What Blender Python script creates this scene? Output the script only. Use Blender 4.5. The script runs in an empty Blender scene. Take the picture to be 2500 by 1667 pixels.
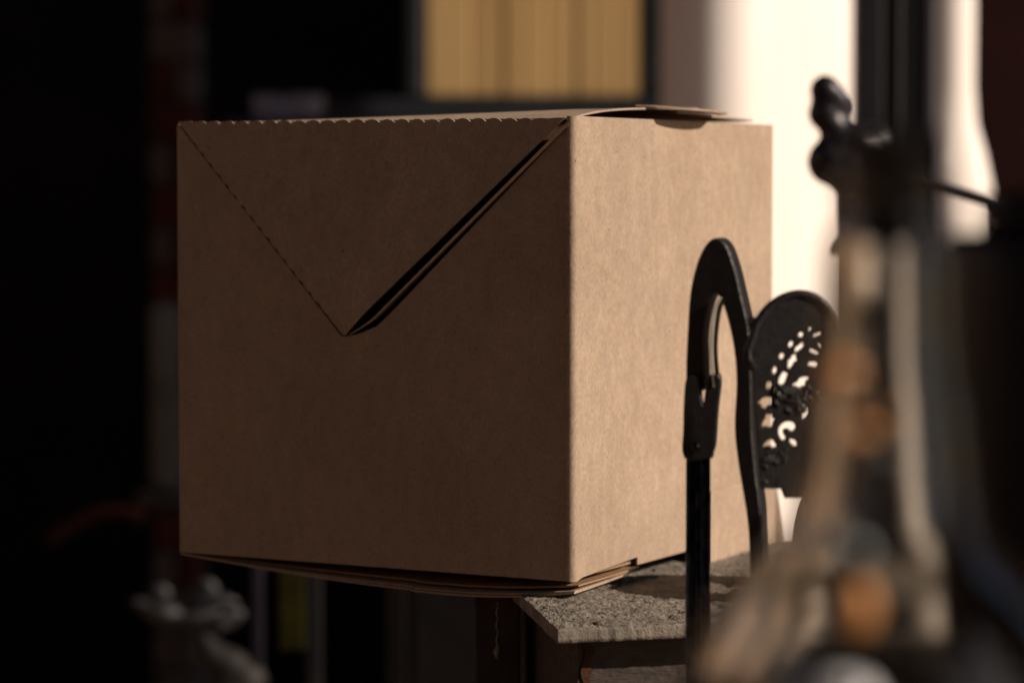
import bpy, bmesh, math, random
from mathutils import Vector, Matrix, noise
R = math.radians
random.seed(7)
S = bpy.context.scene
COL = S.collection

# ------------------------------------------------------------------ camera, light, exposure
F, PITCH = 6820.0, 0.0570012          # focal length in photo pixels (2500 wide), downward tilt
cam = bpy.data.cameras.new('camera'); cam_o = bpy.data.objects.new('camera', cam); COL.objects.link(cam_o)
cam.sensor_width = 36.0; cam.lens = 36.0 * F / 2500.0
cam.clip_start = 0.05; cam.clip_end = 2000
cam_o.location = (0, 0, 0); cam_o.rotation_euler = (R(90) - PITCH, 0, 0)
cam.dof.use_dof = True; cam.dof.focus_distance = 1.72; cam.dof.aperture_fstop = 4.6
S.camera = cam_o

SUN_AZ = (0.93, -0.26)                # horizontal direction towards the sun
SUN_EL = 27.0
w = bpy.data.worlds.new('World'); S.world = w; w.use_nodes = True
nt = w.node_tree; bg = nt.nodes['Background']
sky = nt.nodes.new('ShaderNodeTexSky'); sky.sky_type = 'NISHITA'; sky.sun_disc = False
sky.sun_elevation = R(SUN_EL); sky.sun_rotation = math.atan2(SUN_AZ[0], SUN_AZ[1])
nt.links.new(sky.outputs[0], bg.inputs[0]); bg.inputs[1].default_value = 0.055
sun = bpy.data.lights.new('sun', 'SUN'); sun_o = bpy.data.objects.new('sun', sun); COL.objects.link(sun_o)
sun.energy = 5.0; sun.angle = R(0.9); sun.color = (1.0, 0.84, 0.68)
sd = Vector((SUN_AZ[0], SUN_AZ[1], 0)).normalized() * math.cos(R(SUN_EL)) + Vector((0, 0, math.sin(R(SUN_EL))))
sun_o.rotation_euler = sd.to_track_quat('Z', 'Y').to_euler(); sun_o.location = (4, -1, 3)
S.view_settings.view_transform = 'Standard'; S.view_settings.look = 'None'
S.view_settings.exposure = 0.10; S.view_settings.gamma = 1.0

# ------------------------------------------------------------------ helpers
def AT(px, py, y):
    """world point at distance y along the ray through photo pixel (px, py)"""
    xc, yc = (px - 1250.0) / F, -(py - 833.5) / F
    d = Vector((xc, math.cos(PITCH) + yc * math.sin(PITCH), -math.sin(PITCH) + yc * math.cos(PITCH)))
    return d * (y / d.y)
def ATZ(px, py, z):
    p = AT(px, py, 1.0)
    return p * (z / p.z)
def tag(o, label=None, cat=None, group=None, kind=None):
    if label: o['label'] = label
    if cat: o['category'] = cat
    if group: o['group'] = group
    if kind: o['kind'] = kind
    return o
def empty(name, loc, rz=0.0):
    o = bpy.data.objects.new(name, None); COL.objects.link(o)
    o.location = loc; o.rotation_euler = (0, 0, rz); o.empty_display_size = 0.02
    return o
def obj(name, me, mat=None, parent=None, smooth=False, world=False):
    if isinstance(me, bmesh.types.BMesh):
        bm = me; me = bpy.data.meshes.new(name)
        bmesh.ops.recalc_face_normals(bm, faces=bm.faces)
        bm.to_mesh(me); bm.free()
    if mat and not me.materials: me.materials.append(mat)
    if smooth:
        for p in me.polygons: p.use_smooth = True
    o = bpy.data.objects.new(name, me); COL.objects.link(o)
    if parent:
        o.parent = parent
        if world:                      # mesh is in world coordinates: bake into parent's space
            bpy.context.view_layer.update()
            chain = parent; m = Matrix.Identity(4)
            while chain: m = chain.matrix_basis @ m if False else chain.matrix_basis @ m; chain = chain.parent
            me.transform(m.inverted())
    return o
def bx(bm, lo, hi, bev=0.0, rot=None, c=None, seg=2):
    lo, hi = Vector(lo), Vector(hi)
    r = bmesh.ops.create_cube(bm, size=1.0)
    vs = r['verts']
    for v in vs:
        v.co = Vector(((v.co.x + .5) * (hi.x - lo.x) + lo.x, (v.co.y + .5) * (hi.y - lo.y) + lo.y, (v.co.z + .5) * (hi.z - lo.z) + lo.z))
    if bev > 0:
        es = list({e for v in vs for e in v.link_edges})
        g = bmesh.ops.bevel(bm, geom=es, offset=bev, segments=seg, affect='EDGES', profile=.5)
        vs = [v for v in g['verts']]
    return vs
def box_bm(lo, hi, bev=0.0):
    bm = bmesh.new(); bx(bm, lo, hi, bev); return bm
def tube_bm(pts, rad, n=12, bm=None, cap=True):
    bm = bm or bmesh.new(); rings = []
    pts = [Vector(p) for p in pts]
    for i, p in enumerate(pts):
        a = pts[max(0, i - 1)]; b = pts[min(len(pts) - 1, i + 1)]
        t = (b - a).normalized(); s = t.cross(Vector((0.03, 1, 0.02))).normalized(); u = s.cross(t)
        r = rad[i] if isinstance(rad, (list, tuple)) else rad
        rings.append([bm.verts.new(p + (s * math.cos(k * 2 * math.pi / n) + u * math.sin(k * 2 * math.pi / n)) * r) for k in range(n)])
    for A, B in zip(rings, rings[1:]):
        for k in range(n): bm.faces.new((A[k], A[(k + 1) % n], B[(k + 1) % n], B[k]))
    if cap: bm.faces.new(rings[0][::-1]); bm.faces.new(rings[-1])
    return bm
def lathe_bm(prof, n=64, closed=False):
    bm = bmesh.new(); rings = []
    for r, z in prof:
        if r < 1e-6: rings.append([bm.verts.new((0, 0, z))] * n)
        else: rings.append([bm.verts.new((r * math.cos(k * 2 * math.pi / n), r * math.sin(k * 2 * math.pi / n), z)) for k in range(n)])
    prs = list(zip(rings, rings[1:]))
    if closed: prs.append((rings[-1], rings[0]))
    for A, B in prs:
        for k in range(n):
            q = []
            for v in (A[k], A[(k + 1) % n], B[(k + 1) % n], B[k]):
                if v not in q: q.append(v)
            if len(q) > 2: bm.faces.new(q)
    return bm
def grid_sheet(fn, nu, nv, thick, name, mat, parent, smooth=True):
    """a sheet fn(u, v) -> point, given real thickness"""
    bm = bmesh.new(); V = [[bm.verts.new(fn(i / nu, j / nv)) for j in range(nv + 1)] for i in range(nu + 1)]
    for i in range(nu):
        for j in range(nv): bm.faces.new((V[i][j], V[i + 1][j], V[i + 1][j + 1], V[i][j + 1]))
    bmesh.ops.recalc_face_normals(bm, faces=bm.faces)
    bmesh.ops.solidify(bm, geom=list(bm.faces), thickness=thick)
    o = obj(name, bm, mat, parent, smooth=False)
    if smooth:
        for p in o.data.polygons: p.use_smooth = abs(p.area) > 0
        o.data.shade_smooth() if hasattr(o.data, 'shade_smooth') else None
        try: o.data.set_sharp_from_angle(angle=R(35))
        except Exception: pass
    return o
def plate(name, outer, holes, depth, bevel=0.0, res=2):
    """flat plate with real holes from closed outlines in its local XZ plane, thickness along local Y"""
    cu = bpy.data.curves.new(name, 'CURVE'); cu.dimensions = '2D'; cu.fill_mode = 'BOTH'
    for pl in [outer] + holes:
        sp = cu.splines.new('POLY'); sp.points.add(len(pl) - 1); sp.use_cyclic_u = True
        for q, (x, z) in zip(sp.points, pl): q.co = (x, z, 0, 1)
    cu.extrude = depth / 2; cu.bevel_depth = bevel; cu.bevel_resolution = res
    o = bpy.data.objects.new('tmp', cu); COL.objects.link(o)
    dg = bpy.context.evaluated_depsgraph_get()
    me = bpy.data.meshes.new_from_object(o.evaluated_get(dg)); me.name = name
    bpy.data.objects.remove(o); bpy.data.curves.remove(cu)
    me.transform(Matrix(((1, 0, 0, 0), (0, 0, -1, 0), (0, 1, 0, 0), (0, 0, 0, 1))))
    return me
def smooth_closed(pts, n=6):
    out = []; N = len(pts)
    for i in range(N):
        p0, p1, p2, p3 = (Vector(pts[(i + k - 1) % N]) for k in range(4))
        for k in range(n):
            t = k / n
            out.append(tuple(.5 * ((2 * p1) + (p2 - p0) * t + (2 * p0 - 5 * p1 + 4 * p2 - p3) * t * t + (3 * p1 - p0 - 3 * p2 + p3) * t ** 3)))
    return out

# ------------------------------------------------------------------ materials
def mat(name, col, rough=.6, metal=0.0, var=None, vscale=30, bump=0.0, bscale=200, stretch=(1, 1, 1), spec=.5, extra=None, detail=6):
    m = bpy.data.materials.new(name); m.use_nodes = True
    t = m.node_tree; N = t.nodes; L = t.links; b = N['Principled BSDF']
    b.inputs['Roughness'].default_value = rough; b.inputs['Metallic'].default_value = metal
    b.inputs['Specular IOR Level'].default_value = spec
    tc = N.new('ShaderNodeTexCoord'); mp = N.new('ShaderNodeMapping'); mp.inputs['Scale'].default_value = stretch
    L.new(tc.outputs['Object'], mp.inputs[0])
    n1 = N.new('ShaderNodeTexNoise'); n1.inputs['Scale'].default_value = vscale; n1.inputs['Detail'].default_value = detail
    L.new(mp.outputs[0], n1.inputs[0])
    cr = N.new('ShaderNodeValToRGB'); cr.color_ramp.elements[0].position = .32; cr.color_ramp.elements[1].position = .68
    c2 = var or tuple(c * .75 for c in col)
    cr.color_ramp.elements[0].color = (*c2, 1); cr.color_ramp.elements[1].color = (*col, 1)
    L.new(n1.outputs[0], cr.inputs[0]); L.new(cr.outputs[0], b.inputs['Base Color'])
    if bump:
        n2 = N.new('ShaderNodeTexNoise'); n2.inputs['Scale'].default_value = bscale; n2.inputs['Detail'].default_value = 5
        L.new(mp.outputs[0], n2.inputs[0])
        bp = N.new('ShaderNodeBump'); bp.inputs['Strength'].default_value = 1.0; bp.inputs['Distance'].default_value = bump
        L.new(n2.outputs[0], bp.inputs['Height']); L.new(bp.outputs[0], b.inputs['Normal'])
    return m
def mix(N, L, a, b, f, mode='MIX'):
    x = N.new('ShaderNodeMix'); x.data_type = 'RGBA'; x.blend_type = mode
    if hasattr(f, 'links'): L.new(f, x.inputs[0])
    else: x.inputs[0].default_value = f
    for k, v in ((6, a), (7, b)):
        if hasattr(v, 'links'): L.new(v, x.inputs[k])
        else: x.inputs[k].default_value = v
    return x.outputs[2]
def kraft(name, base, k=1.0):
    m = bpy.data.materials.new(name); m.use_nodes = True
    t = m.node_tree; N = t.nodes; L = t.links; b = N['Principled BSDF']
    b.inputs['Roughness'].default_value = .72; b.inputs['Specular IOR Level'].default_value = .25
    tc = N.new('ShaderNodeTexCoord')
    def nz(scale, detail, rgh, st=(1, 1, 1)):
        mp = N.new('ShaderNodeMapping'); mp.inputs['Scale'].default_value = st; L.new(tc.outputs['Object'], mp.inputs[0])
        n = N.new('ShaderNodeTexNoise'); n.inputs['Scale'].default_value = scale; n.inputs['Detail'].default_value = detail
        n.inputs['Roughness'].default_value = rgh; L.new(mp.outputs[0], n.inputs[0]); return n.outputs[0]
    def ramp(src, p0, p1, c0, c1):
        r = N.new('ShaderNodeValToRGB'); r.color_ramp.elements[0].position = p0; r.color_ramp.elements[1].position = p1
        r.color_ramp.elements[0].color = (c0, c0, c0, 1); r.color_ramp.elements[1].color = (c1, c1, c1, 1)
        L.new(src, r.inputs[0]); return r.outputs[0]
    c = mix(N, L, (*[q * k for q in base], 1), (base[0] * .78 * k, base[1] * .73 * k, base[2] * .66 * k, 1), ramp(nz(28, 4, .6, (1, 1, .6)), .30, .80, 0, .6))
    c = mix(N, L, c, ramp(nz(110, 6, .7, (1, 1, .6)), .3, .7, .80, 1.12), .85, 'MULTIPLY')
    c = mix(N, L, c, ramp(nz(650, 4, .75, (1, 1, .6)), .3, .7, .62, 1.28), .7, 'MULTIPLY')
    sp = ramp(nz(420, 1, .4), .765, .785, 1, .35)
    c = mix(N, L, c, sp, 1.0, 'MULTIPLY')
    c = mix(N, L, c, ramp(nz(7, 3, .55), .35, .7, .84, 1.04), .9, 'MULTIPLY')
    L.new(c, b.inputs['Base Color'])
    h = N.new('ShaderNodeMath'); h.operation = 'ADD'; L.new(nz(1500, 3, .6, (1, 1, .5)), h.inputs[0])
    h2 = N.new('ShaderNodeMath'); h2.operation = 'MULTIPLY'; h2.inputs[1].default_value = 4; L.new(nz(90, 3, .5), h2.inputs[0]); L.new(h2.outputs[0], h.inputs[1])
    bp = N.new('ShaderNodeBump'); bp.inputs['Distance'].default_value = .00016; L.new(h.outputs[0], bp.inputs['Height'])
    L.new(bp.outputs[0], b.inputs['Normal'])
    return m
KR = kraft('kraft_card', (.43, .325, .246))
KR_IN = kraft('kraft_card_inside', (.40, .25, .15))
IRON = mat('black_iron', (.010, .009, .011), .36, .0, spec=.5, var=(.022, .02, .02), vscale=260, bump=.0004, bscale=900)
IRON_V = mat('aged_iron', (.03, .026, .036), .38, .3, var=(.014, .012, .016), vscale=90, bump=.0006, bscale=260)
IRON_B = mat('bar_iron', (.13, .12, .12), .38, .7, var=(.012, .011, .012), vscale=120, bump=.0004, bscale=500)
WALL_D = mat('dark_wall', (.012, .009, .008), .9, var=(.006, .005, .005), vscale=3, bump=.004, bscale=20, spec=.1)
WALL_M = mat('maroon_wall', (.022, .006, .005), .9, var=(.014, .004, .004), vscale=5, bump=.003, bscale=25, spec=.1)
STONE_D = mat('paving_dark', (.26, .18, .12), .9, vscale=4, bump=.003, bscale=30, spec=.2)

# ------------------------------------------------------------------ ground and far walls
GZ = -1.15
bm = bmesh.new()
bmesh.ops.create_grid(bm, x_segments=40, y_segments=40, size=300)
tag(obj('ground', bm, STONE_D), kind='structure').location = (0, 0, GZ)

BW = 4.6
root = tag(empty('house_wall', (1.2, BW, GZ)), 'dark house wall behind the box carrying the tan board panel and white column', 'wall')
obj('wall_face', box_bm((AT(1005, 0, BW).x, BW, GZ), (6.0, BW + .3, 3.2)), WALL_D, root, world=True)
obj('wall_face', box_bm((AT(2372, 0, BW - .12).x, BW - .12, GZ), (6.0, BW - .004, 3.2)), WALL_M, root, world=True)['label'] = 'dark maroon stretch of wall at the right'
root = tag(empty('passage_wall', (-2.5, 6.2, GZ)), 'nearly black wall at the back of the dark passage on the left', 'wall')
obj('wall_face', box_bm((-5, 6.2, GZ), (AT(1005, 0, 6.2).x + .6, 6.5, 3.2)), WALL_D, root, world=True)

# roof and near wall, both added out of view, keep the sky off the front of the box
tag(obj('sky_block_roof', box_bm((-1.5, -3.0, 1.40), (1.6, BW + .2, 1.50)), WALL_D), 'added dark roof slab above the frame, blocking sky light', 'roof')
tag(obj('sky_block_wall', box_bm((-3.5, -2.6, GZ), (2.2, -2.4, 1.39)), WALL_D), 'added dark wall behind the camera, blocking sky light', 'wall')

tag(obj('bottle_shade_post', box_bm((.62, .575, GZ), (.74, .98, 1.399), .004), WALL_D), 'added square post out of view, shading the glass bottle', 'post')  # unseen post added to keep sun glints off the bottle
tag(obj('bounce_wall', box_bm((-3.7, -2.6, GZ), (-3.5, 6.6, 1.3)), mat('warm_bounce', (.46, .28, .17), .9, vscale=4, spec=.1)), 'added warm wall out of view, bouncing sun onto the box front', 'wall')  # unseen wall added to reflect warm sunlight onto the box front

# brick pier in the passage: each brick a piece of its own
BRK = mat('dark_red_brick', (.085, .022, .018), .85, var=(.05, .014, .012), vscale=20, bump=.002, bscale=120, spec=.2)
BRKG = mat('grey_brick', (.12, .10, .10), .85, var=(.08, .06, .06), vscale=20, bump=.002, bscale=120, spec=.2)
MORT = mat('mortar', (.05, .05, .047), .95, vscale=30, bump=.002, bscale=150, spec=.1)
yb = 5.2
x0, x1 = AT(368, 0, yb).x, AT(474, 0, yb).x
root = tag(empty('brick_pillar', ((x0 + x1) / 2, yb + .06, GZ)), 'narrow dark brick pillar out of focus left of the cardboard box', 'pillar')
obj('mortar_core', box_bm((x0 + .006, yb + .012, GZ), (x1 - .006, yb + .14, 1.4), .002), MORT, root, world=True)
z = GZ + .01; i = 0; hh = .066
while z < 1.3:
    wd = x1 - x0; cut = (.5 if i % 2 else 1.0)
    me = None
    segs = [(x0, x1)] if i % 2 == 0 else [(x0, x0 + wd * .46), (x0 + wd * .54, x1)]
    for a, b in segs:
        gm = BRKG if (random.random() < .45) else BRK
        j = random.uniform(-.004, .004)
        obj('brick', box_bm((a, yb + j, z), (b, yb + .15, z + hh), .004), gm, root, world=True)
    z += hh + .010; i += 1

# pale drain pipe beside the box's left edge, lower half
pipe_m = mat('pale_grey_paint', (.30, .30, .29), .5, var=(.2, .2, .2), vscale=14)
yp = 4.4
p0, p1 = AT(408, 740, yp), AT(408, 1195, yp)
root = tag(empty('grey_post', (p1.x, yp, p1.z)), 'pale grey upright post just left of the box, blurred', 'post')
obj('shaft', lathe_bm([(0, 0), (.022, .002), (.024, .01), (.024, p0.z - p1.z - .01), (.018, p0.z - p1.z), (0, p0.z - p1.z + .004)], 24), mat('faded_post_paint', (.11, .11, .105), .7, var=(.05, .048, .048), vscale=9), root, True)
obj('base_plate', lathe_bm([(0, -.02), (.05, -.02), (.05, 0), (0, 0)], 24), IRON, root, True)

# tan board panel
TAN = [mat('tan_board_paint', (.60 * k, .40 * k, .185 * k), .7, var=(.52 * k, .34 * k, .15 * k), vscale=3, stretch=(6, 6, .6), spec=.2) for k in (1.0, .94, .97)]
yt = 4.5
xa, xb = AT(1040, 0, yt).x, AT(1566, 0, yt).x
zt = AT(1300, 236, yt).z
root = tag(empty('board_panel', ((xa + xb) / 2, yt + .02, zt)), 'tan panel of upright boards framed in black above the box', 'panel')
edges = [0, .21, .36, .56, .70, .88, 1.0]
for k in range(6):
    a, b = xa + (xb - xa) * edges[k] + .0006, xa + (xb - xa) * edges[k + 1] - .0006
    obj('board', box_bm((a, yt + (.002 if k % 2 else 0), zt), (b, yt + .05, 1.5), .004), TAN[k % 3], root, world=True)
FRM = mat('blue_black_frame', (.02, .024, .032), .45, var=(.012, .014, .02), vscale=12)
obj('bottom_rail', box_bm((AT(640, 0, yt).x, yt - .03, AT(1300, 330, yt).z), (AT(1620, 0, yt).x, yt + .06, zt - .004), .006), FRM, root, world=True)
obj('side_rail', box_bm((AT(1570, 0, yt).x, yt - .002, zt - .002), (AT(1632, 0, yt).x, yt + .06, 1.5), .006), FRM, root, world=True)
obj('side_rail', box_bm((AT(995, 0, yt).x, yt - .03, zt - .002), (xa - .003, yt + .06, 1.5), .006), FRM, root, world=True)

# small things on the rail at the left
pm = mat('lilac_glaze', (.26, .26, .36), .3, vscale=20)
for k, (px, rr) in enumerate(((652, .022), (688, .028), (745, .030))):
    q = AT(px, 272, 4.3)
    o = obj('small_pot', lathe_bm([(0, 0), (rr * .7, 0), (rr, .03), (rr * .95, .05 - k % 2 * .008), (rr * .8, .05 - k % 2 * .008), (rr * .7, .01), (0, .008)], 24), pm, None, True)
    o.location = (q.x, 4.3, AT(px, 312, 4.3).z)
    tag(o, ['leftmost of three small lilac pots peeping over the box', 'middle one of three small lilac pots peeping over the box', 'rightmost and widest of three small lilac pots over the box'][k], 'pot', 'small pots on the ledge')
q = AT(700, 292, 4.3)
tag(obj('ledge', box_bm((AT(560, 0, 4.3).x, 4.25, q.z - .03), (AT(1000, 0, 4.3).x, 4.36, q.z - .001), .003), FRM), 'thin dark ledge behind the box carrying three small lilac pots', 'ledge')

# white column, lit by the sun from the right
WHITE = mat('cream_white_plaster', (.90, .86, .86), .75, var=(.86, .77, .70), vscale=3, stretch=(5, 5, .5), spec=.2)
yc_ = 4.0
xa = AT(1622, 0, yc_).x
def plan_sheet(name, pts, z0, z1, m_, par, back):
    """upright solid from a plan outline"""
    bm = bmesh.new(); lo = [bm.verts.new((x, y, z0)) for x, y in pts + back]; hi = [bm.verts.new((x, y, z1)) for x, y in pts + back]
    n = len(lo)
    for k in range(n): bm.faces.new((lo[k], lo[(k + 1) % n], hi[(k + 1) % n], hi[k]))
    bm.faces.new(lo[::-1]); bm.faces.new(hi)
    o = obj(name, bm, m_, par, True, world=True)
    try: o.data.set_sharp_from_angle(angle=R(30))
    except Exception: pass
    return o
pts = []; rr_ = .080; cx_, cy_ = xa + rr_, yc_ + rr_
for k in range(25):                                   # rounded near edge, then flat face turned to the sun
    t = math.pi + (math.pi / 2 + R(44)) * k / 24
    pts.append((cx_ + rr_ * math.cos(t), cy_ + rr_ * math.sin(t)))
px_, py_ = pts[-1]; dx_, dy_ = math.cos(R(44)), math.sin(R(44))
for k in range(1, 10): pts.append((px_ + dx_ * .035 * k, py_ + dy_ * .035 * k + .0025 * (k % 2)))
root = tag(empty('cream_pier', (cx_, cy_, GZ)), 'broad cream plastered pier with rounded edge glowing in the sun right of the box', 'pier')
plan_sheet('shaft', pts, GZ, 2.4, WHITE, root, [(pts[-1][0] - .03, pts[-1][1] + .01), (xa + .01, yc_ + .2)])
# second sunlit strip further right
yq = 3.7
xa, xb = AT(2260, 0, yq).x, AT(2386, 0, yq).x; rc = (xb - xa) / 2
root = tag(empty('cream_pillar', ((xa + xb) / 2, yq + .02, GZ)), 'narrow cream pillar in sun right of the dark window posts, swelling at its foot', 'pillar')
za = AT(2300, 300, yq).z - GZ; zb = AT(2300, 470, yq).z - GZ
obj('shaft', lathe_bm([(0, 0), (rc * 1.9, 0), (rc * 1.9, zb - .06), (rc * 1.75, zb - .0), (rc * 1.45, zb + .05), (rc * 1.1, za), (rc, za + .05), (rc, 3.2), (0, 3.2)], 64), WHITE, root, True)

# dark window posts
PST = mat('black_post', (.010, .010, .014), .4, vscale=20)
PSG = mat('slate_post', (.055, .052, .07), .5, var=(.035, .035, .045), vscale=10, stretch=(4, 4, .5))
yw = 3.2
root = tag(empty('door_frame', (AT(2190, 0, yw).x, yw, GZ)), 'dark door frame of ribbed uprights between the two sunlit columns', 'door frame')
for a, b, dy, m_, nm in ((2092, 2160, 0, PST, 'upright'), (2160, 2183, .012, PSG, 'bead'), (2183, 2206, .0, PST, 'rebate'), (2206, 2262, .016, PSG, 'upright'), (2262, 2290, .006, PSG, 'bead')):
    obj(nm, box_bm((AT(a, 0, yw).x + .0004, yw + dy, GZ), (AT(b, 0, yw).x - .0004, yw + .05, 2.2), .003), m_, root, world=True)

# ------------------------------------------------------------------ things in the dark, lower left
def blob(name, parts, m_, y, label, cat, vox=.006, parent=None, grow=1.0):
    bm = bmesh.new()
    for px, py, r, dy in parts:
        c = AT(px, py, y + dy); s = r / F * y * grow
        bmesh.ops.create_icosphere(bm, subdivisions=3, radius=s, matrix=Matrix.Translation(c))
    o = obj(name, bm, m_, parent, True, world=parent is not None)
    md = o.modifiers.new('merge', 'REMESH'); md.mode = 'VOXEL'; md.voxel_size = vox; md.use_smooth_shade = True
    sm = o.modifiers.new('relax', 'SMOOTH'); sm.iterations = 3; sm.factor = .5
    if cat: tag(o, label, cat)
    return o
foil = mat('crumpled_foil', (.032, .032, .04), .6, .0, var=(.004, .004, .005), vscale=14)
bmf = bmesh.new()
for px, py, rx, rz, an in ((395, 1490, 62, 24, 3), (475, 1500, 70, 22, -6), (520, 1465, 60, 18, 4), (550, 1512, 50, 24, -28), (390, 1450, 26, 26, 0), (505, 1435, 30, 24, 10), (350, 1475, 32, 16, 8)):
    c = AT(px, py, 3.3); k = 3.3 / F
    mm = Matrix.Translation(c) @ Matrix.Rotation(R(an), 4, 'Y') @ Matrix.Diagonal((rx * k, rx * k * .5, rz * k, 1))
    bmesh.ops.create_icosphere(bmf, subdivisions=4, radius=1, matrix=mm)
for v in bmf.verts:
    n = noise.noise_vector(v.co * 40) * .004; v.co += n
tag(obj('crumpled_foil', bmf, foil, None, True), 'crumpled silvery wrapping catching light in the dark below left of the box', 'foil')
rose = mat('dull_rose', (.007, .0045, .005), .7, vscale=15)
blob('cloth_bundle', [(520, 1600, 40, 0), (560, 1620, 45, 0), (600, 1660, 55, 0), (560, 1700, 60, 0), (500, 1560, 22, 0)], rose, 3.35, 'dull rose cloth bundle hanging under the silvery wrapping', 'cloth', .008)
q = mat('dark_rust', (.010, .002, .0015), .9, vscale=10, spec=.05)
tag(obj('rusty_hoop', tube_bm([AT(110 + 240 * t, 1320 - 70 * math.sin(t * 2.2), 3.6) for t in [i / 14 for i in range(15)]], .010, 10), q, None, True), 'curved rust red hoop faint in the darkness at far left', 'hoop')

def slat(px0, px1, py0, py1, y, m_, label, cat, name, th=.02):
    a, b = AT(px0, py0, y), AT(px1, py1, y)
    o = obj(name, box_bm((a.x, y, b.z), (b.x, y + th, a.z), .002), m_)
    return tag(o, label, cat)
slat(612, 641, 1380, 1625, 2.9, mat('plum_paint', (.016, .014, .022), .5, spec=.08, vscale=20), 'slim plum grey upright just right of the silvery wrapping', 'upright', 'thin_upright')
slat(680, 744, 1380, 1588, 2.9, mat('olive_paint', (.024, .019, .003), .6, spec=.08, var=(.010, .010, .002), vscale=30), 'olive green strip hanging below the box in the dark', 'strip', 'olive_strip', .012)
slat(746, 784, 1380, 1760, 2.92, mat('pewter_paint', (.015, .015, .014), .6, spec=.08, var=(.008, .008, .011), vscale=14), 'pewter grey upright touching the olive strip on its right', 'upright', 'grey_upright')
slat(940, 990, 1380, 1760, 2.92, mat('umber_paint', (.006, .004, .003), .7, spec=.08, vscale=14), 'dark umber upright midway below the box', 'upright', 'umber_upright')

# ------------------------------------------------------------------ cardboard box
A = 0.492715
NEAR = Vector((.0382714, 1.747676, -.2512188)); W_, D_, H_ = .300, .3148, .2922
box = tag(empty('cardboard_box', NEAR, -A), 'brown kraft cardboard box with a V shaped front flap on the stone capped pier', 'box')
T = .0016
def px_to_front(px, py):
    """photo pixel -> (x, z) on the front face in box coordinates"""
    inv = Matrix.Translation(NEAR) @ Matrix.Rotation(-A, 4, 'Z'); inv = inv.inverted()
    o = inv @ Vector((0, 0, 0)); p = inv @ AT(px, py, 1.0); d = p - o
    t = -o.y / d.y
    q = o + d * t
    return q.x, q.z
TL, TR, AP = (-W_ + .002, H_ - .0003), (-.0035, H_ - .001), px_to_front(846, 818)

def scallop(p, q, n, amp):
    """perforated edge between two points: little arcs with ragged nicks"""
    p, q = Vector(p), Vector(q); d = q - p; nrm = Vector((-d.y, d.x)).normalized(); out = []
    for i in range(n):
        wob = random.uniform(.6, 1.25)
        for k in range(6):
            t = (i + k / 6) / n
            out.append(tuple(p + d * t + nrm * amp * wob * (math.sin(math.pi * k / 6) ** .6 if k else 0)))
    return out
# front panel: sheet with a V opening along the lifted edge of the flap
def extr(poly, y0, y1, m_, name, parent, fn=None):
    bm = bmesh.new(); vs = [bm.verts.new((x, y0, z)) for x, z in poly]
    f = bm.faces.new(vs); bmesh.ops.triangulate(bm, faces=[f])
    g = bmesh.ops.extrude_face_region(bm, geom=list(bm.faces))
    for v in g['geom']:
        if isinstance(v, bmesh.types.BMVert): v.co.y = y1
    return obj(name, bm, m_, parent)
apx = AP; mid = ((TR[0] + AP[0]) / 2, (TR[1] + AP[1]) / 2)
ev, pv = Vector(TR) - Vector(AP), Vector((.66, -.75))
wp = lambda v: min(1.0, v / .11) ** .7 * (1.08 - .72 * v) if 0 < v < .995 else 0.0
def band(v, k):
    p = Vector(AP) + ev * v + pv * k * wp(v); return (p.x, p.y)
OPEN = [band(v, .0108) for v in (.985, .965, .93, .85, .75, .65, .55, .45, .35, .25, .17, .1, .05, .02)]
SLIT = []
for k in range(1, 90):
    p = Vector(AP).lerp(Vector(TL), k / 90) + Vector((-.75, -.66)) * (.0017 + .5 * (.0010 + .0030 * (1 - k / 90) ** 1.5))
    SLIT.append((p.x, p.y))
poly = [(-W_, 0), (-.0025, 0), (-.0025, H_ - .0015), *OPEN, (AP[0] - .0006, AP[1] - .0009), *SLIT, (-W_ + .0012, H_ - .0022), (-W_, H_ - .004)]
me = plate('front_panel', poly, [], T)
me.transform(Matrix.Translation((0, T / 2 + .00005, 0)))
obj('front_panel', me, KR, box)

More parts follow.
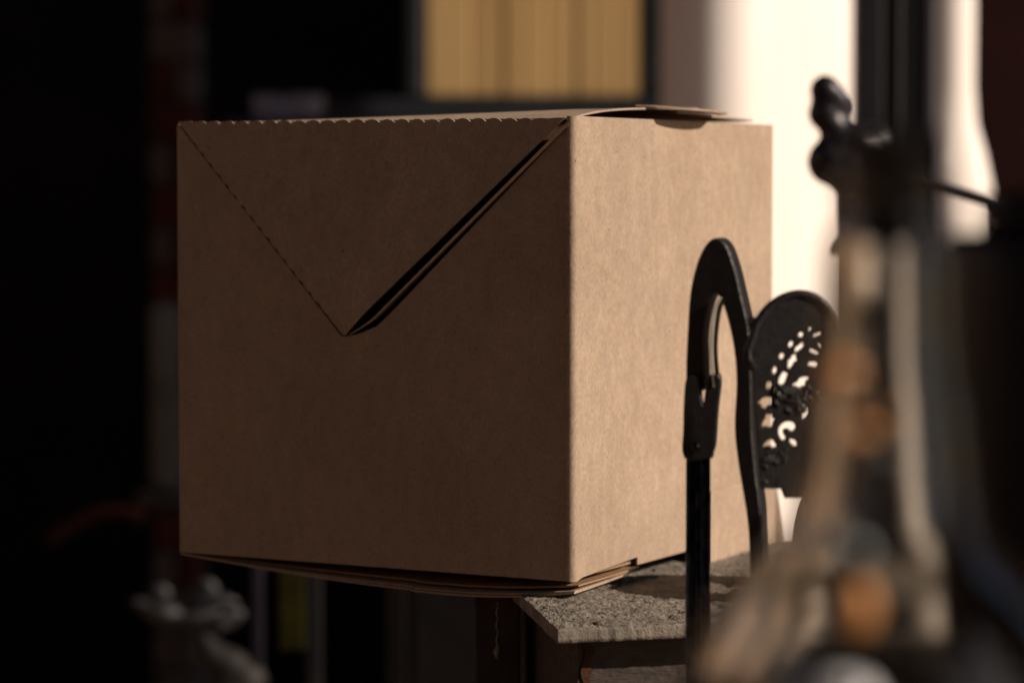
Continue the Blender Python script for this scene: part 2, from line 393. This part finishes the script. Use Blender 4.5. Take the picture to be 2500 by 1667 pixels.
TOPJ = [random.uniform(.8, 1.05) for _ in range(27)]
def tri_sheet(name, tl, tr, ap, base, lift, sk, m_, th=.0014, inset=0):
    """triangular ply; left edge lies on the box, right edge lifts off it"""
    top = scallop(tl, tr, 26, .0009)
    left = scallop(ap, tl, 20, .0007)
    # build as grid in barycentric coordinates with displaced outline
    bm = bmesh.new(); n = 156; rows = []
    tlv, trv, apv = Vector(tl), Vector(tr), Vector(ap)
    for j in range(n + 1):
        v = j / n; a = apv.lerp(tlv, v); b = apv.lerp(trv, v); row = []
        for i in range(n + 1):
            u = i / n; p = a.lerp(b, u)
            if 0 < j < n: p = p + Vector((-.75, -.66)) * (1 - u) ** 12 * min(1, v * 5) * min(1, (1 - v) * 8) * (-.0006 + .0017 * abs(math.sin(v * math.pi * 20 + .5)) ** .6 * TOPJ[int(v * 19.99)])
            if v > .8: p = p + Vector((0, v ** 40 * min(1, 9 * (1 - u)) * min(1, u * 9))) * 1.0 * (-.0021 + .0024 * abs(math.sin(u * math.pi * 26)) ** .6 * TOPJ[int(u * 25.99)])
            w_ = min(1.0, v / .12) ** .8 * (1.1 - .85 * v)
            h = base + lift * (u ** 2.2) * w_ + .0030 * (1 - v) ** 1.5 + .0004 * math.sin(u * 5 + v * 3)
            row.append(bm.verts.new((p.x, -h, p.y)))
        rows.append(row)
    for j in range(n):
        for i in range(n):
            try: bm.faces.new((rows[j][i], rows[j][i + 1], rows[j + 1][i + 1], rows[j + 1][i]))
            except ValueError: pass
    bmesh.ops.remove_doubles(bm, verts=bm.verts, dist=1e-6)
    bmesh.ops.recalc_face_normals(bm, faces=bm.faces)
    bmesh.ops.solidify(bm, geom=list(bm.faces), thickness=th)
    o = obj(name, bm, m_, box, True)
    try: o.data.set_sharp_from_angle(angle=R(40))
    except Exception: pass
    return o
tri_sheet('front_flap', TL, (TR[0] - .0010, TR[1]), AP, .0014, .0050, 0, KR)
bm = bmesh.new(); rows = []
for k in range(41):                                    # edge of the folded inner ply, running inside the gap
    v = .01 + .98 * k / 40; a = Vector(band(v, .0056)); b = a + pv.normalized() * (.0006 + .0017 * v)
    d_ = .0008 + .0028 * wp(v)
    rows.append([bm.verts.new((a.x, -d_, a.y)), bm.verts.new((b.x, -d_, b.y)), bm.verts.new((b.x - .002, .012, b.y + .002)), bm.verts.new((a.x - .002, .012, a.y + .002))])
for a, b in zip(rows, rows[1:]):
    for k in range(4): bm.faces.new((a[k], a[(k + 1) % 4], b[(k + 1) % 4], b[k]))
bm.faces.new(rows[0]); bm.faces.new(rows[-1])
obj('inner_flap', bm, mat('pale_cut_card', (.62, .47, .36), .8, vscale=200), box)

# right side panel: includes the rounded corner and the slots for the bottom tabs
def pxr(py_off, y): return y
def arc(n=5, r=.0028):
    return [(-r + r * math.sin(t), r - r * math.cos(t)) for t in [math.pi / 2 * i / n for i in range(n + 1)]]
bm = bmesh.new()
out = [(-.0030, .0004)] + arc()                       # plan outline of the corner, then the flat side
ny = 40
out += [(0.0, .0028 + (D_ - .0028) * i / ny) for i in range(1, ny + 1)]
def zb(y):                                            # lower edge: slot near the front corner
    if .004 < y < .0905: return .0012 + (.0052 - .0012) * (y / .0905)
    return 0.0
ys = []
for k, (x, y) in enumerate(out):
    ys.append((x, y, zb(y)))
# insert the exact riser of the slot
res = []
for k, p in enumerate(ys):
    res.append(p)
    if k + 1 < len(ys) and p[1] < .0905 <= ys[k + 1][1]:
        res.append((0, .0904, .0052)); res.append((0, .0907, 0))
cols = []
for x, y, z0 in res:
    bulge = lambda z: .0012 * math.sin(math.pi * z / H_) * math.sin(math.pi * min(1, max(0, y / D_)))
    cols.append([bm.verts.new((x + bulge(z), y, z)) for z in [z0 + (H_ - z0) * j / 12 for j in range(13)]])
for a, b in zip(cols, cols[1:]):
    for j in range(12): bm.faces.new((a[j], b[j], b[j + 1], a[j + 1]))
bmesh.ops.recalc_face_normals(bm, faces=bm.faces)
bmesh.ops.solidify(bm, geom=list(bm.faces), thickness=T)
o = obj('side_panel', bm, KR, box, True)
try: o.data.set_sharp_from_angle(angle=R(50))
except Exception: pass
obj('side_panel', box_bm((-W_, T + .0005, 0), (-W_ + T, D_ - .001, H_ - .001), .0004), KR, box)
obj('back_panel', box_bm((-W_ + .002, D_ - T, 0), (-.002, D_, H_ - .001), .0004), KR, box)
obj('base_panel', box_bm((-W_ + .003, .012, .0005), (-.003, D_ - .003, .002)), KR_IN, box)

obj('sun_stop_panel', box_bm((-W_ + .002, T + .010, H_ - .016), (-.0025, D_ - .002, H_ - .0145)), KR_IN, box)  # unseen panel added to stop sun leaking into the flap gap
# lid: bulges up towards the right and the back
def lid(u, v):
    x = -W_ + .004 + (W_ - .006) * u
    y = .0006 + v * .185
    s = min(1, u * 1.15)
    h = (.0082 * (s ** .8)) * (1 - math.exp(-v * 4.5)) + .0015 * v * s
    edge = .0045 * max(0, (u - .93) / .07) * v
    return (x + .003 * v * max(0, u - .9) * 10, y, H_ - .0012 + h + edge * .2)
grid_sheet(lid, 60, 24, .0013, 'lid', KR, box)
def lid2(u, v):                                        # rear closing flap, its tab sticking out over the side
    x = -W_ + .01 + (W_ - .008) * u
    y = .150 + v * .128
    h = .0098 * min(1, u * 1.2) * (1 - .32 * v) - .002
    return (x, y, H_ + h - .0016)
grid_sheet(lid2, 30, 12, .0013, 'rear_flap', KR, box)
def tab(u, v):                                        # folded tab over the right edge
    x = -.006 + .030 * u * math.sin(math.pi * min(.999, max(.001, v))) ** .14; y = .102 + .110 * v + .006 * u * (1 if v > .5 else -1) * -1
    return (x, y, H_ + .0097 - .002 * v - .0018 * u * u)
grid_sheet(tab, 8, 8, .0013, 'lid_tab', KR, box)

# bottom flaps: three sheets sagging below the front
def sag(depth, shift, side):
    def f(u, v):
        x = -W_ + .001 + (W_ + .0002) * u; y = -.0002 + shift + v * .088
        s = math.sin(math.pi * min(1, u ** 1.15)) ** .8 if 0 < u < 1 else 0
        s = (math.sin(math.pi * .5 * min(1, u / .72)) ** 1.0) if u < .72 else 1 - (1 - side / depth) * ((u - .72) / .28) ** 1.8
        z = -depth * s * (1 - v) ** (.8 if u < .9 else .4) - .0016 - (.0008 if u > .6 else 0)
        if u > .97: z = min(z, -.0022 - (side - .001) * (1 - v))
        return (x, y, z)
    return f
grid_sheet(sag(.0122, .0, .0052), 80, 12, .0011, 'bottom_flap', KR, box)
grid_sheet(sag(.0104, .0008, .0043), 80, 12, .0010, 'bottom_flap', KR, box)
grid_sheet(sag(.0068, .006, .0012), 80, 12, .0010, 'bottom_flap', KR_IN, box)

# small flap standing out at the foot of the side, with its own tab
SF = .215
bm = bmesh.new()
sf = lambda px, py, y: AT(px, py, y)
m_inv = (Matrix.Translation(NEAR) @ Matrix.Rotation(-A, 4, 'Z')).inverted()
sdir = Vector((math.sin(A), math.cos(A), 0)); A_ = sf(1728, 1368, 1.916); up_ = Vector((0, 0, .048))
pp = [A_, A_ + sdir * .030, A_ + sdir * .031 + Vector((0, 0, .003)), A_ + sdir * .115 + Vector((0, 0, .001)), A_ + sdir * .115 + up_, A_ + up_]
vs = [bm.verts.new(p) for p in pp]; f = bm.faces.new(vs); bmesh.ops.triangulate(bm, faces=[f])
bmesh.ops.recalc_face_normals(bm, faces=bm.faces); bmesh.ops.solidify(bm, geom=list(bm.faces), thickness=.0015)
obj('side_flap', bm, KR, box, world=True)
obj('side_flap_tab', tube_bm([A_ + sdir * .032 + Vector((.0015, 0, .0008)), A_ + sdir * .112 + Vector((.0015, 0, .0005))], .0009, 6), KR, box, world=True)

# ------------------------------------------------------------------ pier with stone cap, post
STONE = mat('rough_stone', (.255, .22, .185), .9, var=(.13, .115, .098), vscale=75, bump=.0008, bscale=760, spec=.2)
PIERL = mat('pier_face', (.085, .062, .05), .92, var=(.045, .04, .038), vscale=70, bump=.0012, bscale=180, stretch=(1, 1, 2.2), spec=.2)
SZ = AT(1250, 1449, 1.768).z
pier = tag(empty('pier', (.22, 1.85, GZ)), 'stone capped pier under the right part of the cardboard box', 'pier')
c0 = ATZ(1362, 1536, SZ); cl = ATZ(1277, 1456, SZ); cr = ATZ(1680, 1522, SZ)
fd = (cr - c0).normalized(); ld = (cl - c0).normalized()
bm = bmesh.new(); nu, nv = 420, 300; LU, LV = .34, .34
top = [[None] * (nv + 1) for _ in range(nu + 1)]
for i in range(nu + 1):
    for j in range(nv + 1):
        fu, fv = (i / nu) ** 1.3, (j / nv) ** 1.3
        p = c0 + fd * LU * fu + ld * LV * fv
        n = noise.fractal(Vector((p.x * 240, p.y * 200, 3)), .8, 2.0, 5) * .0007 + random.uniform(-.00028, .00028) + max(0, noise.noise(Vector((p.x * 90, p.y * 90, 9))) - .15) * -.0022
        n += -abs(noise.noise(Vector((p.x * 60, p.y * 60, 8)))) * .0006
        e = min(i, j * 1.0)
        rag = noise.noise(Vector((p.x * 220, p.y * 220, 5))) * .0007
        q = p.copy(); q.z = SZ + n - (.0008 if min(i, j) == 0 else 0)
        if j == 0: q += ld * rag
        if i == 0: q += fd * rag
        top[i][j] = bm.verts.new(q)
for i in range(nu):
    for j in range(nv): bm.faces.new((top[i][j], top[i + 1][j], top[i + 1][j + 1], top[i][j + 1]))
TH = .0088
ring = [top[i][0] for i in range(nu + 1)] + [top[nu][j] for j in range(1, nv + 1)] + [top[i][nv] for i in range(nu - 1, -1, -1)] + [top[0][j] for j in range(nv - 1, 0, -1)]
def lowering(v, k):
    n = noise.noise(v.co * 130) * .0004
    return bm.verts.new((v.co.x + n, v.co.y + n, SZ - TH * k))
rings = [ring] + [[lowering(v, k) for v in ring] for k in (.3, .65, .95)]
for a, b in zip(rings, rings[1:]):
    for k in range(len(a)): bm.faces.new((a[k], a[(k + 1) % len(a)], b[(k + 1) % len(a)], b[k]))
bm.faces.new(rings[-1])
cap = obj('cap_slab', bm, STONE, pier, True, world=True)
q = ATZ(1457, 1523, SZ)
obj('nail_hole', lathe_bm([(0, .0008), (.0016, .0012), (.0024, .0010), (.0026, 0), (0, 0)], 14), mat('rust_nail', (.05, .015, .008), .6, vscale=300), pier, world=False).location = (q.x - .22, q.y - 1.85 + .003, SZ - GZ - .0002)
b0 = c0 + fd * .016 + ld * .020
bm = bmesh.new()
n_ = 24
cor = [b0, b0 + fd * .30, b0 + fd * .30 + ld * .30, b0 + ld * .30]
lev = [GZ + (SZ - TH - .0005 - GZ) * k / n_ for k in range(n_ + 1)]
rr = [[bm.verts.new((c.x, c.y, zz)) for c in cor] for zz in lev]
for a, b in zip(rr, rr[1:]):
    for k in range(4): bm.faces.new((a[k], a[(k + 1) % 4], b[(k + 1) % 4], b[k]))
bm.faces.new(rr[0]); bm.faces.new(rr[-1])
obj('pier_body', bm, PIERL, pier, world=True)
# rust run on the corner
bm = bmesh.new(); s = b0 + fd * .003
vs = []
for k in range(14):
    t = k / 13; wd = .0045 + .002 * math.sin(k * 1.9) + .003 * t; off = .0015 * math.sin(k * 1.1)
    z_ = SZ - TH - .004 - t * .05
    for a in (off, off + wd):
        p = s + fd * a - Vector((fd.y, -fd.x, 0)) * -.0006
        vs.append(bm.verts.new((p.x, p.y - .0006, z_)))
for k in range(13): bm.faces.new((vs[2 * k], vs[2 * k + 1], vs[2 * k + 3], vs[2 * k + 2]))
g = bmesh.ops.solidify(bm, geom=list(bm.faces), thickness=.0003)
obj('rust_run', bm, mat('rust_stain', (.16, .065, .02), .9, var=(.07, .03, .015), vscale=260), pier, world=True)

POSTM = mat('weathered_post', (.062, .045, .038), .85, var=(.035, .026, .024), vscale=60, bump=.001, bscale=200, stretch=(1, 1, .35), spec=.2)
yb_ = 1.80
a, b = AT(1158, 0, yb_).x, AT(1271, 0, yb_).x
post = tag(empty('timber_post', ((a + b) / 2, yb_ + .02, GZ)), 'weathered brown post under the box, left of the pier, with a pale drip', 'post')
bm = bmesh.new(); bx(bm, (a, yb_, GZ), (b, yb_ + .05, AT(1200, 1449, yb_).z + .001), .0018)
obj('shaft', bm, POSTM, post, world=True)
bm = bmesh.new(); xs = AT(1214, 0, yb_).x
pts = []
for k in range(30):
    t = k / 29; py = 1468 + t * 140
    wd = .0006 + .0003 * math.sin(k * 2.3) + (.0016 * math.exp(-((t - .86) / .09) ** 2))
    pts.append((AT(1214 + 2 * math.sin(k * .9), py, yb_), wd))
bmt = tube_bm([(p.x, yb_ - .0001, p.z) for p, _ in pts], [w__ for _, w__ in pts], 8)
obj('paint_drip', bmt, mat('pale_drip', (.30, .26, .22), .8, var=(.16, .12, .1), vscale=300, bump=.0004, bscale=700), post, True, world=True)

# ------------------------------------------------------------------ wrought iron scroll in front of the pier
YS = 1.57
scr = tag(empty('iron_scroll', AT(1706, 1640, YS)), 'black wrought iron bar ending in a tall narrow loop before the box side', 'scroll')
K = YS / F
def P2(l, cx, cy): return [((x - cx) * K, -(y - cy) * K) for x, y in l]
outer = [(1690, 935), (1692, 800), (1700, 700), (1722, 622), (1750, 586), (1776, 600), (1797, 655), (1814, 725), (1832, 810), (1838, 930), (1840, 1040), (1850, 1150), (1862, 1240), (1866, 1360), (1870, 1520), (1872, 1800), (1852, 1800), (1850, 1520), (1846, 1380), (1843, 1290), (1832, 1210), (1818, 1130), (1808, 1040), (1812, 930), (1806, 850), (1790, 775), (1770, 720), (1748, 712), (1728, 752), (1717, 830), (1719, 940)]
inner = []
me = plate('loop', P2(smooth_closed(outer, 5), 1750, 900), [], .024, .0012)
o = obj('loop', me, IRON, scr, True)
try: me.set_sharp_from_angle(angle=R(35))
except Exception: pass
bpy.context.view_layer.update()
def place(o, par, px, py, y, rz=0.0):
    c = AT(px, py, y); o.location = c - par.location; o.rotation_euler = (0, 0, rz)
place(o, scr, 1750, 900, YS, R(-13))
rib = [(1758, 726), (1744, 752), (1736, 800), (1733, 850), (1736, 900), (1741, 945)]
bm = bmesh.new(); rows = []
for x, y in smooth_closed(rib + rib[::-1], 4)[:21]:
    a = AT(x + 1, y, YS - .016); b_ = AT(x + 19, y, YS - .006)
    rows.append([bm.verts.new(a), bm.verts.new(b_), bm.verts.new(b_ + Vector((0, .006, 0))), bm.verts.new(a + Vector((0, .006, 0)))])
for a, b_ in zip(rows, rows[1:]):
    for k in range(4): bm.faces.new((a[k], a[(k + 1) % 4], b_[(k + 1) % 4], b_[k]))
obj('inner_band', bm, mat('sunlit_band_tone', (.85, .82, .72), .5, vscale=60), scr, True, world=True)  # pale colour paints in the sun on the loop's inner wall
col_ = [(1680, 925), (1697, 918), (1706, 930), (1712, 985), (1722, 985), (1732, 925), (1752, 915), (1757, 935), (1750, 1000), (1745, 1080), (1738, 1105), (1733, 1112), (1676, 1112), (1674, 1040), (1675, 980)]
me = plate('collar', P2(smooth_closed(col_, 4), 1710, 1010), [], .014, .001)
o = obj('collar', me, IRON, scr); place(o, scr, 1710, 1010, YS - .006, R(-6))
for cx_, rp, dy in ((1686, 11, 0.0), (1706, 7, .004), (1724, 11, .001)):
    p = AT(cx_, 1060, YS + dy + .004)
    obj('bar', tube_bm([(p.x, p.y, -1.0), (p.x, p.y, p.z)], rp * YS / F, 20), IRON_B, scr, True, world=True)
p, q = AT(1690, 1100, YS), AT(1722, 1100, YS)
obj('web', box_bm((p.x, YS + .0085, -1.0), (q.x, YS + .0125, AT(1700, 1060, YS).z)), IRON, scr, world=True)
o = obj('rivet', lathe_bm([(0, 0), (.0028, 0), (.0026, .0016), (0, .0028)], 16), IRON_V, scr, True)
o.location = AT(1697, 1092, YS - .014) - scr.location; o.rotation_euler = (R(90), 0, 0)

# ------------------------------------------------------------------ pierced metal ornament
YL = 1.53; K = YL / F
orn = tag(empty('pierced_ornament', AT(1940, 1210, YL)), 'black domed metal plate pierced with leaf shaped holes behind the glass bottle', 'ornament')
outl = [(1834, 815), (1855, 772), (1885, 740), (1920, 722), (1955, 717), (1990, 728), (2022, 762), (2046, 830), (2054, 930), (2054, 1060), (2048, 1150)]
outl = smooth_closed(outl, 4)[:40] + [(2048, 1160), (2044, 1213), (1917, 1214), (1909, 1192), (1858, 1190), (1850, 1100), (1842, 1000), (1836, 900)]
random.seed(3)
def hole(cx, cy, rx, ry, ang, jag=.18, n=14):
    rx, ry = rx * 1.04, ry * 1.12
    a = R(ang); out = []
    for k in range(n):
        t = 2 * math.pi * k / n; j = 1 + random.uniform(-jag, jag)
        x, y = rx * j * math.cos(t), ry * j * math.sin(t)
        out.append((cx + x * math.cos(a) + y * math.sin(a), cy - x * math.sin(a) + y * math.cos(a)))
    return smooth_closed(out, 3)
H = [hole(1954, 816, 8, 7, 0, .05), hole(1976, 802, 6, 5, 40, .1), hole(1929, 839, 9, 7, 60, .05), hole(1907, 868, 9, 7, 70, .05), hole(1889, 903, 10, 7, 80, .05), hole(1875, 939, 11, 7, 85, .05),
     hole(1993, 816, 14, 5, 20, .1), hole(1999, 842, 9, 4, -50, .1), hole(1986, 858, 15, 5, -25, .1), hole(1984, 888, 15, 7, -8, .15), hole(1950, 847, 20, 7, 48, .25), hole(1931, 882, 17, 10, 50, .38),
     hole(1908, 924, 24, 9, 66, .32), hole(1957, 931, 20, 9, 24, .32), hole(1868, 984, 18, 12, 15, .38), hole(1876, 1026, 18, 14, 40, .36),
     smooth_closed([(1897, 1052), (1903, 1036), (1918, 1027), (1936, 1029), (1944, 1040), (1940, 1050), (1931, 1054), (1922, 1047), (1913, 1050), (1915, 1060), (1920, 1068), (1914, 1076), (1904, 1070)], 3),
     smooth_closed([(1859, 1092), (1870, 1074), (1884, 1070), (1894, 1082), (1897, 1092)], 2), hole(1937, 1080, 13, 7, -42, .1), hole(1964, 1008, 10, 14, -25, .15)]
cx, cy = 1945, 960
me = plate('plate', P2(outl, cx, cy), [P2(h, cx, cy) for h in H], .0026, .0005, 1)
for v in me.vertices:                                   # domed: the rim curls back
    r = (v.co.x / (110 * K)) ** 2; v.co.y += 0
o = obj('plate', me, IRON, orn); place(o, orn, cx, cy, YL, R(6))
rim = [(1838, 900), (1836, 815), (1855, 772), (1885, 740), (1920, 722), (1955, 717), (1990, 728), (2022, 762), (2046, 830), (2054, 930), (2056, 1060)]
pts = [Vector(((x - cx) * K, -.001, -(y - cy) * K)) for x, y in smooth_closed(rim, 4)[:40]]
o = obj('rim', tube_bm(pts, .0024, 10), IRON_V, orn, True); place(o, orn, cx, cy, YL, R(6))
# small leaf relief where the stems cross
bm = bmesh.new()
random.seed(11)
for k in range(46):
    x = random.gauss(1935, 26); y = random.gauss(965, 17)
    mm = Matrix.Translation(Vector(((x - cx) * K, -.0016, -(y - cy) * K))) @ Matrix.Rotation(random.uniform(0, 3.1), 4, 'Y') @ Matrix.Diagonal((.0034, .0016, .0012, 1))
    bmesh.ops.create_icosphere(bm, subdivisions=1, radius=1, matrix=mm)
for k in range(22):
    x = random.gauss(1885, 14); y = random.gauss(1125, 14)
    mm = Matrix.Translation(Vector(((x - cx) * K, -.0014, -(y - cy) * K))) @ Matrix.Rotation(random.uniform(0, 3.1), 4, 'Y') @ Matrix.Diagonal((.0030, .0014, .0011, 1))
    bmesh.ops.create_icosphere(bm, subdivisions=1, radius=1, matrix=mm)
o = obj('leaf_relief', bm, IRON, orn); place(o, orn, cx, cy, YL, R(6))
obj('stem', tube_bm([AT(1985, 1205, YL + .012), AT(1990, 1400, YL + .012), AT(1990, 3000, YL + .012)], .006, 10), IRON, orn, True, world=True)

# ------------------------------------------------------------------ iron finial and arm
YF = 1.34
fin = tag(empty('iron_finial', AT(2075, 1500, YF)), 'dark knobbly iron finial rising behind the bottle stopper', 'finial')
blob('knob', [(2014, 220, 28, 0), (2040, 243, 25, 0), (2060, 262, 23, .004), (2012, 278, 30, 0), (2036, 312, 27, 0), (2052, 345, 34, 0), (2030, 395, 44, 0), (2062, 400, 44, 0), (2092, 352, 38, 0), (2132, 345, 40, .006), (2110, 400, 50, .004), (2080, 440, 40, 0)], IRON_V, YF, None, None, .0022, fin, 1.36)
obj('rod', tube_bm([AT(2082, 420, YF), AT(2078, 600, YF), AT(2072, 900, YF), AT(2066, 4200, YF)], [.0085, .0075, .007, .007], 14), IRON_V, fin, True, world=True)
obj('spur', tube_bm([AT(2075, 575, YF), AT(2040, 606, YF), AT(2022, 618, YF)], [.006, .004, .0012], 10), IRON_V, fin, True, world=True)
obj('arm', tube_bm([AT(2130, 375, YF + .02), AT(2200, 418, YF + .02), AT(2300, 458, YF + .02), AT(2440, 500, YF + .02), AT(2640, 560, YF + .02)], [.0012, .0018, .0028, .0028, .0028], 10), IRON_V, fin, True, world=True)

# low ring added behind the bottle to cast a shadow on the slab
ring_o = tag(empty('shadow_ring', (.22, 1.778, SZ)), 'small dark ring added behind the glass bottle to shade the slab', 'ring')
pts = [Vector((.20 + .004 * math.sin(t * 6.283), 1.775 + .044 * math.cos(t * 6.283), SZ + .036 + .024 * math.sin(t * 6.283))) for t in [i / 32 for i in range(33)]]
obj('hoop', tube_bm(pts, .015, 10, cap=False), IRON, ring_o, True, world=True)

# ------------------------------------------------------------------ glass bottle in the foreground
GL = bpy.data.materials.new('clear_glass'); GL.use_nodes = True
b = GL.node_tree.nodes['Principled BSDF']; b.inputs['Base Color'].default_value = (.79, .77, .73, 1)
b.inputs['Specular IOR Level'].default_value = .02; b.inputs['Roughness'].default_value = .06; b.inputs['IOR'].default_value = 1.46; b.inputs['Transmission Weight'].default_value = 1.0
YB = .77; K = YB / F
TZ = AT(0, 1735, YB).z
BXc = AT(2172, 0, YB).x
h = lambda py: AT(2140, py, YB).z - TZ
tab_o = tag(empty('dark_table', (.16, 1.0, TZ)), 'dark table edge below the glass bottle at the bottom right corner', 'table')
obj('table_top', box_bm((AT(1690, 0, YB).x, .66, TZ - .02), (.60, .825, TZ), .003), mat('dark_walnut', (.03, .02, .016), .45, vscale=12, stretch=(.3, 3, 3)), tab_o, world=True)
for sx in (.07, .55):
    for sy in (.69, .80): obj('leg', box_bm((sx, sy - .015, GZ), (sx + .03, sy + .015, TZ - .0205), .002), IRON, tab_o, world=True)
bot = tag(empty('glass_bottle', (BXc, YB, TZ)), 'large clear glass bottle with a dark stopper, close and very blurred', 'bottle')
ro = [(480, 0), (500, .003), (500, h(1680)), (475, h(1600)), (435, h(1500)), (350, h(1400)), (285, h(1345)), (232, h(1280)), (210, h(1150)), (192, h(1000)), (166, h(900)), (157, h(724)), (150, h(620)), (138, h(570)), (118, h(540)), (112, h(470)), (128, h(460)), (128, h(436)), (112, h(430))]
prof = [(r * K, z) for r, z in ro]
inn = [(max(r * K - .0028, .001), z + (.006 if z < .01 else 0)) for r, z in ro][::-1]
inn = [q for q in inn if q[1] < h(430)]
prof = [(0, .0)] + prof + inn[0:] + [(0, .008)]
o = obj('body', lathe_bm(prof, 96), GL, bot, True)
CORK = mat('dark_cork', (.055, .042, .032), .8, var=(.035, .026, .02), vscale=90, bump=.0015, bscale=200)
obj('stopper', lathe_bm([(0, h(600)), (84 * K, h(600)), (98 * K, h(430)), (102 * K, h(330)), (97 * K, h(318)), (0, h(314))], 48), CORK, bot, True)
# sprig before the bottle; its pale beads stand in for sun glints
GLINT = mat('pale_blue_glint', (.40, .46, .47), .5, vscale=20)
ORG = mat('orange_berry_skin', (.66, .30, .10), .55, var=(.55, .23, .07), vscale=50)
YP = .672
spr = tag(empty('berry_sprig', (AT(2105, 0, YP).x, YP, TZ)), 'sprig of orange berries before the glass bottle, pale blue beads standing in for glints', 'sprig')
obj('stem', tube_bm([Vector((AT(2105, 0, YP).x, YP, TZ)), AT(2100, 1500, YP), AT(2098, 1345, YP), AT(2140, 1150, YP), AT(2110, 1050, YP), AT(2075, 930, YP), AT(2050, 880, YP)], .0006, 6), IRON, spr, True, world=True)
kk = YP / F
for px, py, rx, rz, m_, nm in ((2096, 1482, 40, 68, ORG, 'berry'), (2052, 912, 44, 30, ORG, 'berry'), (2098, 1052, 42, 22, ORG, 'berry'), (2172, 1010, 20, 14, ORG, 'berry'), (2096, 1344, 26, 26, GLINT, 'bead'), (2172, 1105, 14, 14, GLINT, 'bead')):
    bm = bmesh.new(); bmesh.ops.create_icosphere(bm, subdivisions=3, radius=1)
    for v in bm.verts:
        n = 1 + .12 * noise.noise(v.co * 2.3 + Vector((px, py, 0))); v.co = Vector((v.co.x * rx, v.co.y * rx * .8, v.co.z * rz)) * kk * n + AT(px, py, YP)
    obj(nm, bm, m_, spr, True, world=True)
WH = mat('pale_highlight', (.8, .8, .86), .3, vscale=10)  # pale knob below stands in for a highlight at the bottle's foot
o = obj('highlight_knob', lathe_bm([(0, 0), (.006, 0), (.0085, .005), (.008, .011), (.005, .014), (0, .0145)], 32), WH, None, True)
q = AT(2060, 1672, .68); o.location = (q.x, .68, q.z - .012); tag(o, 'white knob standing in for a bright highlight at the bottom edge', 'knob')

# dark jar at the right edge
YJ = .90; K = YJ / F; jz = AT(0, 1760, YJ).z
h2 = lambda py: AT(2500, py, YJ).z - jz
jar = tag(empty('dark_jar', (AT(2500, 0, YJ).x, YJ, jz)), 'large dark grey jar cut off by the right edge behind the bottle', 'jar')
obj('body', lathe_bm([(0, 0), (120 * K, 0), (175 * K, h2(1500)), (190 * K, h2(1200)), (190 * K, h2(800)), (185 * K, h2(620)), (172 * K, h2(570)), (0, h2(566))], 64), mat('dark_glaze', (.028, .027, .026), .5, var=(.018, .014, .013), vscale=18), jar, True)
obj('lid', lathe_bm([(0, h2(565)), (100 * K, h2(565)), (95 * K, h2(500)), (60 * K, h2(470)), (0, h2(455))], 48), mat('dark_glaze_lid', (.02, .017, .016), .5, vscale=18), jar, True)
tbl = tag(empty('dark_stand', (AT(2500, 0, YJ).x, YJ, GZ)), 'dark stand carrying the jar, hidden below the frame', 'stand')
obj('stand_top', box_bm((AT(2500, 0, YJ).x - .08, YJ - .0, jz - .02), (AT(2500, 0, YJ).x + .3, YJ + .12, jz), .002), IRON, tbl, world=True)
